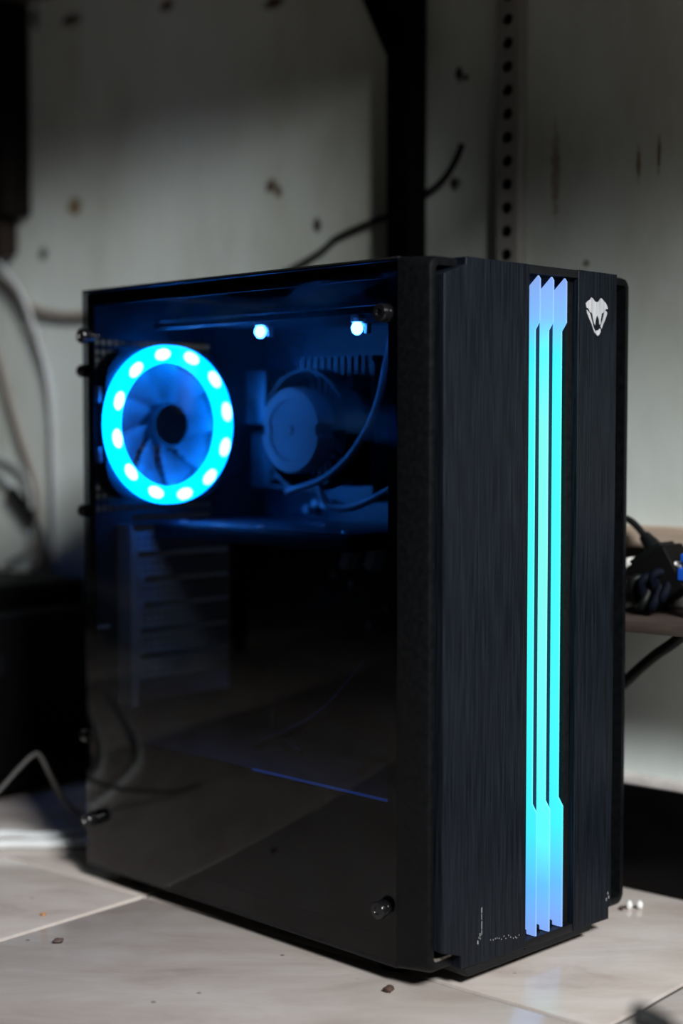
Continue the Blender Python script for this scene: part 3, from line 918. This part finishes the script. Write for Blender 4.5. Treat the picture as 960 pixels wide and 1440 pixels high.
# cables hanging down the wall
wc = [
    ('beige', (0.30, 0.26, 0.23), .0042, [(.84, .005, .560), (.7935, .005, .5146), (.769, .005, .4979), (.733, .005, .4757), (.698, .005, .4666), (.658, .005, .4632), (.60, .005, .465), (.52, .005, .475)], 'beige-brown cable sagging across the wall to the back of the tower'),
    ('white', (0.40, 0.41, 0.42), .0030, [(.80, .0155, .555), (.781, .0155, .5289), (.739, .0140, .4887), (.716, .0080, .4320), (.705, .0045, .3799), (.7005, .0045, .3132), (.7005, .0045, .255), (.702, .0045, .2005)], 'white cable hanging straight down the wall behind the black box'),
    ('taupe', (0.22, 0.19, 0.17), .0036, [(.84, .004, .49), (.795, .004, .427), (.772, .004, .375), (.754, .004, .3352), (.735, .004, .300), (.7285, .004, .2753), (.728, .004, .235), (.733, .004, .205), (.735, .004, .2005)], 'taupe cable curving down the wall left of the white cable'),
    ('grey', (0.30, 0.32, 0.33), .0030, [(.83, .005, .320), (.7896, .005, .2968), (.768, .005, .2815)], 'thin grey lead running into a black in-line connector'),
    ('dim', (0.36, 0.38, 0.37), .0030, [(.86, .004, .345), (.80, .004, .318), (.765, .004, .308), (.742, .004, .29), (.738, .004, .25), (.745, .004, .22), (.78, .004, .2035)], 'pale grey cable looping low on the wall above the black box'),
]
for nm, col_, r, pts, lab in wc:
    bm = nb(); tube(bm, [W(*p) for p in pts], r, 8)
    tag(finish(bm, 'hanging_cable', mat('cable_' + nm, col_, 0.5), None, 60), lab, 'cable', 'cables hanging on the wall at the left')
con = empty('cable_connector', W(.748, .006, .2045))
tag(con, 'black in-line cable connector hanging at the wall with its black lead', 'connector')
bm = nb(); tube(bm, [W(.7690, .0065, .2820), W(.7592, .0065, .2747), W(.7353, .0065, .2565), W(.7290, .0065, .2515)], .0060, 10, 4); finish(bm, 'connector_body', M['black_cable'], con, 60)
bm = nb(); tube(bm, [W(.7330, .0060, .2545), W(.7200, .0060, .2385), W(.7155, .006, .2200), W(.7150, .0060, .2054), W(.7150, .006, .2005)], .0034, 8); finish(bm, 'lead', mat('lead_dark', (0.05, 0.05, 0.05), .5), con, 60)

# black power backup box on the floor
ups = empty('power_backup_box', W(0.665, 0.14, 0))
tag(ups, 'low black box with chamfered top standing on the floor against the wall', 'power box')
blk = noisy(mat('box_black', (0.006, 0.006, 0.007), 0.6, spec=0.10), (0.001, 0.001, 0.0012), (0.002, 0.002, 0.0024), 120, 3)
bm = nb(); wbox(bm, 0.592, 0.800, 0.018, 0.330, 0.006, 0.1745, .004, 3); wbox(bm, 0.625, 0.796, 0.022, 0.326, 0.1700, 0.2000, .010, 3); finish(bm, 'body', blk, ups)
bm = nb(); wbox(bm, 0.584, 0.592, 0.024, 0.324, 0.012, 0.1690, .003, 2); fp = finish(bm, 'front_panel', noisy(mat('box_front', (0.008, 0.008, 0.009), 0.6, spec=0.10), (0.001, 0.001, 0.0012), (0.002, 0.002, 0.0024), 90, 3), ups)
bm = nb(); wbox(bm, 0.581, 0.5845, 0.160, 0.190, 0.120, 0.140, .0012); finish(bm, 'power_button', M['black_plastic'], fp)
for k in range(5):
    bm = nb(); wbox(bm, 0.5828, 0.5845, 0.06, 0.29, 0.030 + .012 * k, 0.034 + .012 * k, .0005); finish(bm, 'grille_bar', blk, fp)
bm = nb(); wbox(bm, 0.5900, 0.5945, 0.022, 0.326, 0.1715, 0.1765, .0018); finish(bm, 'top_edge_trim', mat('box_trim', (0.006, 0.006, 0.0065), .5, spec=0.2), ups)
for s in (.61, .78):
    for n in (.05, .30):
        bm = nb(); lathe(bm, [(.012, 0), (.012, .005), (.010, .0065)], axis_z(W(s, n, 0)), 16); finish(bm, 'foot', M['rubber'], ups)

# cables on the floor at the left
whitec = mat('white_cable', (0.66, 0.68, 0.68), 0.4)
bm = nb(); tube(bm, [(-.20, .90, .0042), (-.12, .62, .0042), (-.05, .515, .0042), (.0151, .4752, .0042), (.0364, .4450, .0042), (.075, .425, .0042), (.125, .4150, .0042)], .0040, 8)
tag(finish(bm, 'floor_cable', whitec, None, 60), 'white cable on the floor behind the tower, the rear of the pair', 'cable', 'white floor cables')
bm = nb(); tube(bm, [(-.26, .90, .0045), (-.17, .60, .0045), (-.08, .490, .0045), (-.0033, .4461, .0045), (.0301, .4150, .0045), (.070, .395, .0045), (.120, .3850, .0045)], .0043, 8)
tag(finish(bm, 'floor_cable', whitec, None, 60), 'white cable on the floor behind the tower, the front one of the pair', 'cable', 'white floor cables')
bm = nb(); tube(bm, [(-.16, .42, .0030), (-.12, .42, .006), (-.0550, .42, .0300), (-.0191, .42, .0575), (-.0022, .42, .0711), (.0120, .42, .0805), (.0190, .42, .0790), (.0286, .42, .0615), (.0424, .42, .0384), (.0560, .415, .024), (.0750, .40, .020), (.085, .37, .034), (.085, .3365, .0450)], .0019, 8)
tag(finish(bm, 'power_lead', mat('lead_grey', (0.045, 0.042, 0.04), .6), None, 60), 'grey-brown lead bent into a peak in front of the low black box', 'cable')

# ------------------------------------------------------------------ things right of the tower
wood = noisy(mat('pale_wood', (0.55, 0.43, 0.33), 0.65), (0.42, 0.32, 0.24), (0.62, 0.50, 0.40), 2, 5, (5, 5, 60), bump=0.1)
wood2 = noisy(mat('brown_wood', (0.06, 0.045, 0.035), 0.7, spec=0.2), (0.03, 0.022, 0.018), (0.075, 0.055, 0.045), 2, 5, (8, 8, 50))
sh = empty('wall_shelf', W(-0.09, 0.02, 0.205))
tag(sh, 'pale wooden wall shelf low beside the tower, full of plugs', 'shelf')
bm = nb(); wbox(bm, -0.30, 0.055, 0.0, 0.020, 0.2600, 0.2755, .0015); finish(bm, 'top_rail', wood, sh)
bm = nb(); wbox(bm, -0.30, 0.055, 0.0, 0.006, 0.2170, 0.2600); finish(bm, 'back_board', noisy(mat('grey_board', (0.16, 0.145, 0.14), 0.7), (0.12, 0.11, 0.105), (0.2, 0.185, 0.18), 6, 4), sh)
bm = nb(); wbox(bm, -0.30, 0.016, 0.0, 0.085, 0.2060, 0.2140, .001); finish(bm, 'bottom_plank', wood2, sh)

bm_r = M['black_cable']
ad = empty('power_adapter', W(-0.030, 0.036, 0.2170))
tag(ad, 'chunky black power adapter on the wall shelf with its cable rising left', 'adapter')
Ma = ROOM @ Matrix.Translation((.036, -.0290, .2405)) @ Matrix.Rotation(math.radians(-32), 4, 'X')
bm = nb(); box(bm, -.015, .015, -.018, .018, -.0160, .0190, Ma, .003, 3); finish(bm, 'adapter_body', M['rubber'], ad)
bm = nb(); box(bm, -.011, .011, -.014, .014, .0190, .0225, Ma, .001, 2); finish(bm, 'adapter_cap', M['black_cable'], ad)
bm = nb(); tube(bm, [W(-.0250, .034, .2520), W(-.0160, .032, .2625), W(-.0085, .031, .2700)], .006, 10, 5, (.0085, .0042)); finish(bm, 'strain_relief', M['black_cable'], ad, 60)
bm = nb(); tube(bm, [W(-.0090, .031, .2695), W(-.0020, .030, .2762), (W(.006, .030, .2813)), W(.020, .028, .2830), W(.034, .020, .275), W(.038, .014, .24), W(.036, .010, .16), W(.03, .016, .06), W(.03, .018, .0035)], .0026, 8); finish(bm, 'adapter_cable', M['black_cable'], ad, 60)

wp_ = empty('wall_plug', W(.004, .028, .2170))
tag(wp_, 'cream rounded mains plug beside the black adapter', 'plug')
Mp = ROOM @ Matrix.Translation((.028, .0045, .2440)) @ Matrix.Rotation(math.radians(-25), 4, 'X')
bm = nb(); box(bm, -.009, .009, -.0080, .0085, -.0090, .0080, Mp, .004, 3); finish(bm, 'plug_body', M['white_plastic'], wp_)
bm = nb(); box(bm, -.006, .006, -.006, .006, -.0260, -.0095, Mp, .002, 2); finish(bm, 'plug_neck', M['white_plastic'], wp_)
bm = nb(); tube(bm, [W(.0180, .032, .2540), W(.0068, .034, .2462), W(-.0020, .034, .2400), W(-.0108, .034, .2345)], .0034, 10, 5)
tag(finish(bm, 'wooden_dowel', wood, None, 60), 'pale beige stick lying slanted below the cream plug', 'stick')

vc = empty('video_plug', W(-.040, .044, .2170))
tag(vc, 'blue video plug with silver screw below the black adapter', 'plug')
blue = mat('plug_blue', (0.01, 0.09, 0.55), 0.4)
bm = nb(); wbox(bm, -.0720, -.0465, .036, .052, .2405, .2500, .002, 3); finish(bm, 'plug_shell', blue, vc)
bm = nb(); wbox(bm, -.0720, -.0480, .037, .051, .2535, .2600, .002, 3); finish(bm, 'plug_shell', blue, vc)
bm = nb(); wbox(bm, -.0700, -.0500, .040, .048, .2142, .2406, .001, 2); wbox(bm, -.0700, -.0500, .040, .048, .2500, .2535); finish(bm, 'plug_neck', M['black_cable'], vc)
bm = nb()
prev = [( .0010, -.0030)]
lathe(bm, [(.0018, 0), (.0026, .001), (.0020, .002), (.0026, .003), (.0020, .004), (.0026, .005), (.0020, .006), (.0010, .0072)], Matrix.Translation(W(-.0480, .0460, .2517)) @ Matrix.Rotation(ROT, 4, 'Z') @ Matrix.Rotation(-math.pi / 2, 4, 'X'), 12)
finish(bm, 'plug_screw', M['steel_bare'], vc)

tw = empty('tangled_lead', W(-.02, .040, .2170))
tag(tw, 'dark lump of coiled leads hanging under the black adapter', 'cable')
for k, (s, n, z, rr) in enumerate(((-.0165, .050, .2300, .0115), (-.0260, .052, .2310, .0120), (-.0330, .050, .2360, .0105))):
    pts = []
    for j in range(13):
        a = 2 * math.pi * j / 12
        pts.append(W(s + rr * .55 * math.cos(a), n + .004 * math.sin(2 * a), z + rr * math.sin(a) * .95))
    bm = nb(); tube(bm, pts, .0034, 8, 4); finish(bm, 'lead_loop', mat('navy_lead', (0.003, 0.004, 0.010), .7, spec=0.1) if k else M['black_cable'], tw, 60)

bm = nb(); tube(bm, [W(-.100, .030, .2500), W(-.075, .055, .2250), W(-.0510, .055, .2010), W(-.0280, .050, .1850), W(-.0029, .045, .1640), W(.020, .040, .1400), W(.036, .038, .08), W(.05, .038, .0045)], .0042, 8)
tag(finish(bm, 'black_lead', M['black_cable'], None, 60), 'thick black lead sloping down to the left below the wall shelf', 'cable')

# foreground plug lead near the camera
fg = empty('foreground_lead', (-.06, -.44, 0))
tag(fg, 'blurred black cable end rising from the floor in the foreground corner', 'cable')
bm = nb(); tube(bm, [(-.1400, -.2790, .0945), (-.1330, -.2862, .0890), (-.1240, -.2955, .0790), (-.100, -.318, .048), (-.070, -.348, .014), (-.03, -.39, .0050), (.05, -.46, .0047), (.15, -.55, .0047)], .0042, 10)
finish(bm, 'lead', M['black_cable'], fg, 60)
bm = nb(); tube(bm, [(-.1450, -.2745, .0965), (-.1415, -.2778, .0953), (-.1350, -.2842, .0905)], .0056, 12, 4); finish(bm, 'plug_tip', M['black_cable'], fg, 60)

# low cabinet across the room: the glass panel mirrors it
sc = empty('low_cabinet', (-.66, 1.08, 0))
tag(sc, 'low dark wooden cabinet mirrored in the glass side panel', 'cabinet')
bm = nb(); box(bm, -.78, -.50, .96, 1.20, .03, .455, None, .003); finish(bm, 'body', cab_w, sc)
for x0, x1 in ((-.775, -.642), (-.638, -.505)):
    bm = nb(); box(bm, x0, x1, .948, .9598, .045, .440, None, .002); d_ = finish(bm, 'cabinet_door', cab_w, sc)
    xk = x1 - .012 if x0 < -.7 else x0 + .012
    bm = nb(); lathe(bm, [(.004, 0), (.004, .008), (.008, .012), (.008, .017), (.004, .020)], axis_y((xk, .948, .26)), 16); finish(bm, 'knob', brass, d_)
for x in (-.76, -.52):
    for y in (.98, 1.18):
        bm = nb(); box(bm, x - .015, x + .015, y - .015, y + .015, 0, .0298); finish(bm, 'leg', cab_w, sc)
tin = empty('olive_tin', (-.56, 1.02, .455))
tag(tin, 'olive-yellow tin box on the low cabinet, mirrored in the glass corner', 'tin')
olive = noisy(mat('olive_paint', (0.30, 0.28, 0.09), 0.5), (0.62, 0.58, 0.24), (0.72, 0.66, 0.28), 8, 3)
bm = nb(); box(bm, -.5665, -.5135, .9695, 1.0225, .4552, .560, None, .005, 3); finish(bm, 'tin_body', olive, tin)
bm = nb(); box(bm, -.5680, -.5120, .9680, 1.0240, .5602, .575, None, .004, 3); finish(bm, 'tin_lid', olive, tin)

# crumbs on the tiles
crumb = mat('crumb_brown', (0.06, 0.03, 0.02), 0.8); crumb2 = mat('crumb_dark', (0.09, 0.06, 0.05), .8); chip_w = mat('chip_white', (0.80, 0.80, 0.78), 0.4)
bm = nb(); blob(bm, (-.0100, -.0025, .0020), .0026, (1.5, 1.1, .8), 1, .6); tag(finish(bm, 'crumb', crumb, None, 60), 'brown crumb on the floor tile just below the glass panel front corner', 'crumb')
bm = nb(); blob(bm, (-.1025, .2174, .0018), .0022, (1.6, 1.2, .8), 2, .6); tag(finish(bm, 'crumb', crumb2, None, 60), 'dark crumb near the grout line on the left tile', 'crumb')
bm = nb(); blob(bm, (-.0760, .2750, .0010), .0016, (1.3, 1.2, .7), 3, .5); tag(finish(bm, 'crumb', mat('crumb_orange', (.45, .20, .06), .7), None, 60), 'tiny orange crumb on the far left tile', 'crumb')
for x, y, sd, lab in ((.2333, -.0120, 4, 'white pebble-like chip on the floor right of the tower, nearer the tower'), (.2385, -.0175, 5, 'white pebble-like chip on the floor right of the tower, farther from the tower')):
    bm = nb(); blob(bm, (x, y, .0030), .0030, (.8, .8, 1.15), sd, .4); tag(finish(bm, 'white_chip', chip_w, None, 60), lab, 'chip', 'white chips on the floor')
bm = nb(); blob(bm, (.2275, -.0095, .0016), .0019, (1, 1, .8), 6, .4); tag(finish(bm, 'crumb', crumb, None, 60), 'dark crumb beside the white chips right of the tower', 'crumb')
